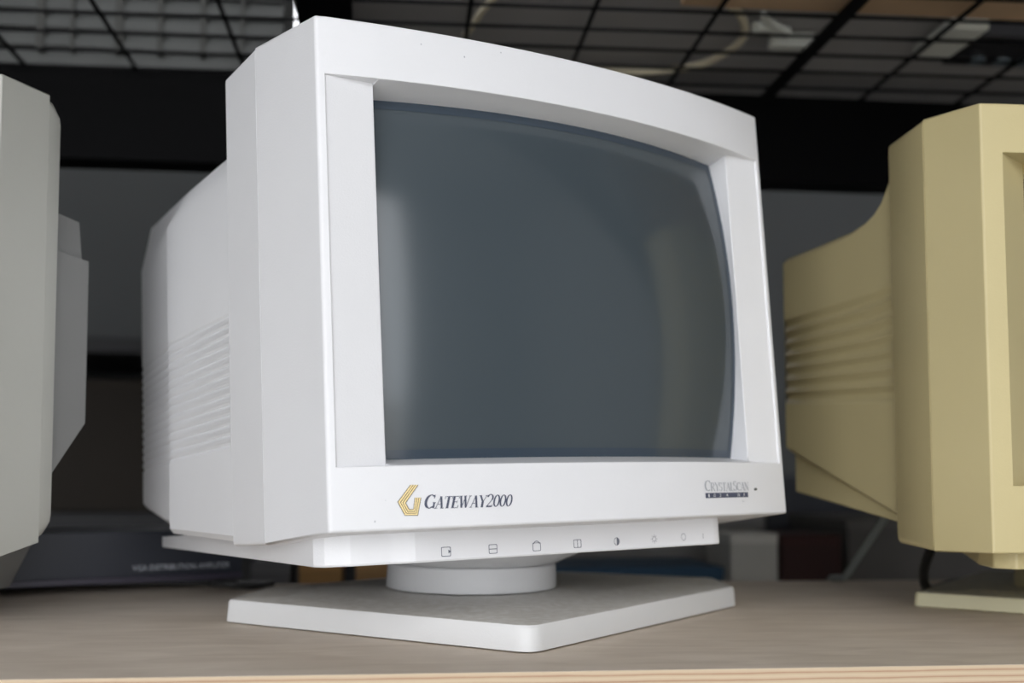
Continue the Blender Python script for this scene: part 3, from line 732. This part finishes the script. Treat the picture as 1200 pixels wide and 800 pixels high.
nt = GL.node_tree; nt.nodes.remove(nt.nodes['Principled BSDF']); tr = nt.nodes.new('ShaderNodeBsdfTransparent'); gl = nt.nodes.new('ShaderNodeBsdfGlossy'); gl.inputs['Roughness'].default_value = .02
mi = nt.nodes.new('ShaderNodeMixShader'); mi.inputs[0].default_value = .06; nt.links.new(tr.outputs[0], mi.inputs[1]); nt.links.new(gl.outputs[0], mi.inputs[2]); nt.links.new(mi.outputs[0], nt.nodes['Material Output'].inputs[0])
wn = struct(build('window_1', (lambda bm: (box(bm, wx0+.03,wx1-.03,Y1+.04,Y1+.046,wz0+.03,wz1-.03), bm)[1])(bmesh.new()), GL, smooth=None, origin=(-.2,Y1,1.05)))
bm = bmesh.new()
for b in ((wx0,wx0+.03,Y1+.02,Y1+.07,wz0,wz1),(wx1-.03,wx1,Y1+.02,Y1+.07,wz0,wz1),(wx0+.03,wx1-.03,Y1+.02,Y1+.07,wz0,wz0+.03),(wx0+.03,wx1-.03,Y1+.02,Y1+.07,wz1-.03,wz1)): box(bm, *b)
build('window_frame', bm, SE, wn, smooth=None)
# wall behind the camera: a wide roller-door opening towards the street
dx0, dx1, dz1 = -3.0, 1.5, 2.2
rm('wall_front', [(X0,dx0,Y0-.1,Y0,Z0,Z1),(dx1,X1,Y0-.1,Y0,Z0,Z1),(dx0,dx1,Y0-.1,Y0,dz1,Z1)], WALLL)
rm('floor_outside', [(-9,9,-12,Y0-.1,Z0-.12,Z0-.02)], new_mat('concrete_yard', (.58,.57,.54), .9))

# ------------------------------------------------------------------ light: an overcast sky
w = bpy.data.worlds.new('sky'); SC.world = w; w.use_nodes = True; nt = w.node_tree
bg = nt.nodes['Background']
tc = nt.nodes.new('ShaderNodeTexCoord'); sp = nt.nodes.new('ShaderNodeSeparateXYZ'); nt.links.new(tc.outputs['Generated'], sp.inputs[0])
rmp = nt.nodes.new('ShaderNodeValToRGB'); rmp.color_ramp.elements[0].position = .0; rmp.color_ramp.elements[0].color = (.93,.96,1,1)
rmp.color_ramp.elements[1].position = .7; rmp.color_ramp.elements[1].color = (1,1.,1.02,1)
nt.links.new(sp.outputs['Z'], rmp.inputs['Fac']); nt.links.new(rmp.outputs[0], bg.inputs['Color'])
bg.inputs['Strength'].default_value = 3.6

for o in bpy.data.objects:
    if o.parent is None and o.name.startswith('crt_monitor'): o['group'] = 'CRT monitors standing on the plywood shelf'
    if o.parent is None and o.get('category') == 'box' and o.get('label'): o['group'] = 'boxes standing behind the plywood shelf'
    if o.parent is None and o.name.startswith('cable'): o['group'] = 'loose cables'
# ------------------------------------------------------------------ camera
cam = bpy.data.cameras.new('camera'); co = bpy.data.objects.new('camera', cam); COL.objects.link(co); SC.camera = co
cx, cy, f = 566.58515, 456.26507, 1295.518
R3 = Matrix.Rotation(-.10591,3,'Z') @ Matrix.Rotation(.07613,3,'X') @ Matrix.Rotation(-.00395,3,'Y')
r, fw, up_ = R3.col[0], R3.col[1], R3.col[2]
mw = Matrix.Identity(4)
for i in range(3): mw[i][0], mw[i][1], mw[i][2] = r[i], up_[i], -fw[i]
mw[2][3] = .10644; co.matrix_world = mw
cam.sensor_width = 36; cam.lens = f/1200*36; cam.shift_x = (600-cx)/1200; cam.shift_y = (cy-400)/1200
cam.clip_start = .02; cam.clip_end = 60
cam.dof.use_dof = True; cam.dof.focus_distance = .668; cam.dof.aperture_fstop = 4.7

for o in bpy.data.objects:
    if '_o' in o: del o['_o']
SC.view_settings.view_transform = 'Standard'; SC.view_settings.look = 'None'; SC.view_settings.gamma = 1
SC.view_settings.use_curve_mapping = False; SC.view_settings.exposure = 0
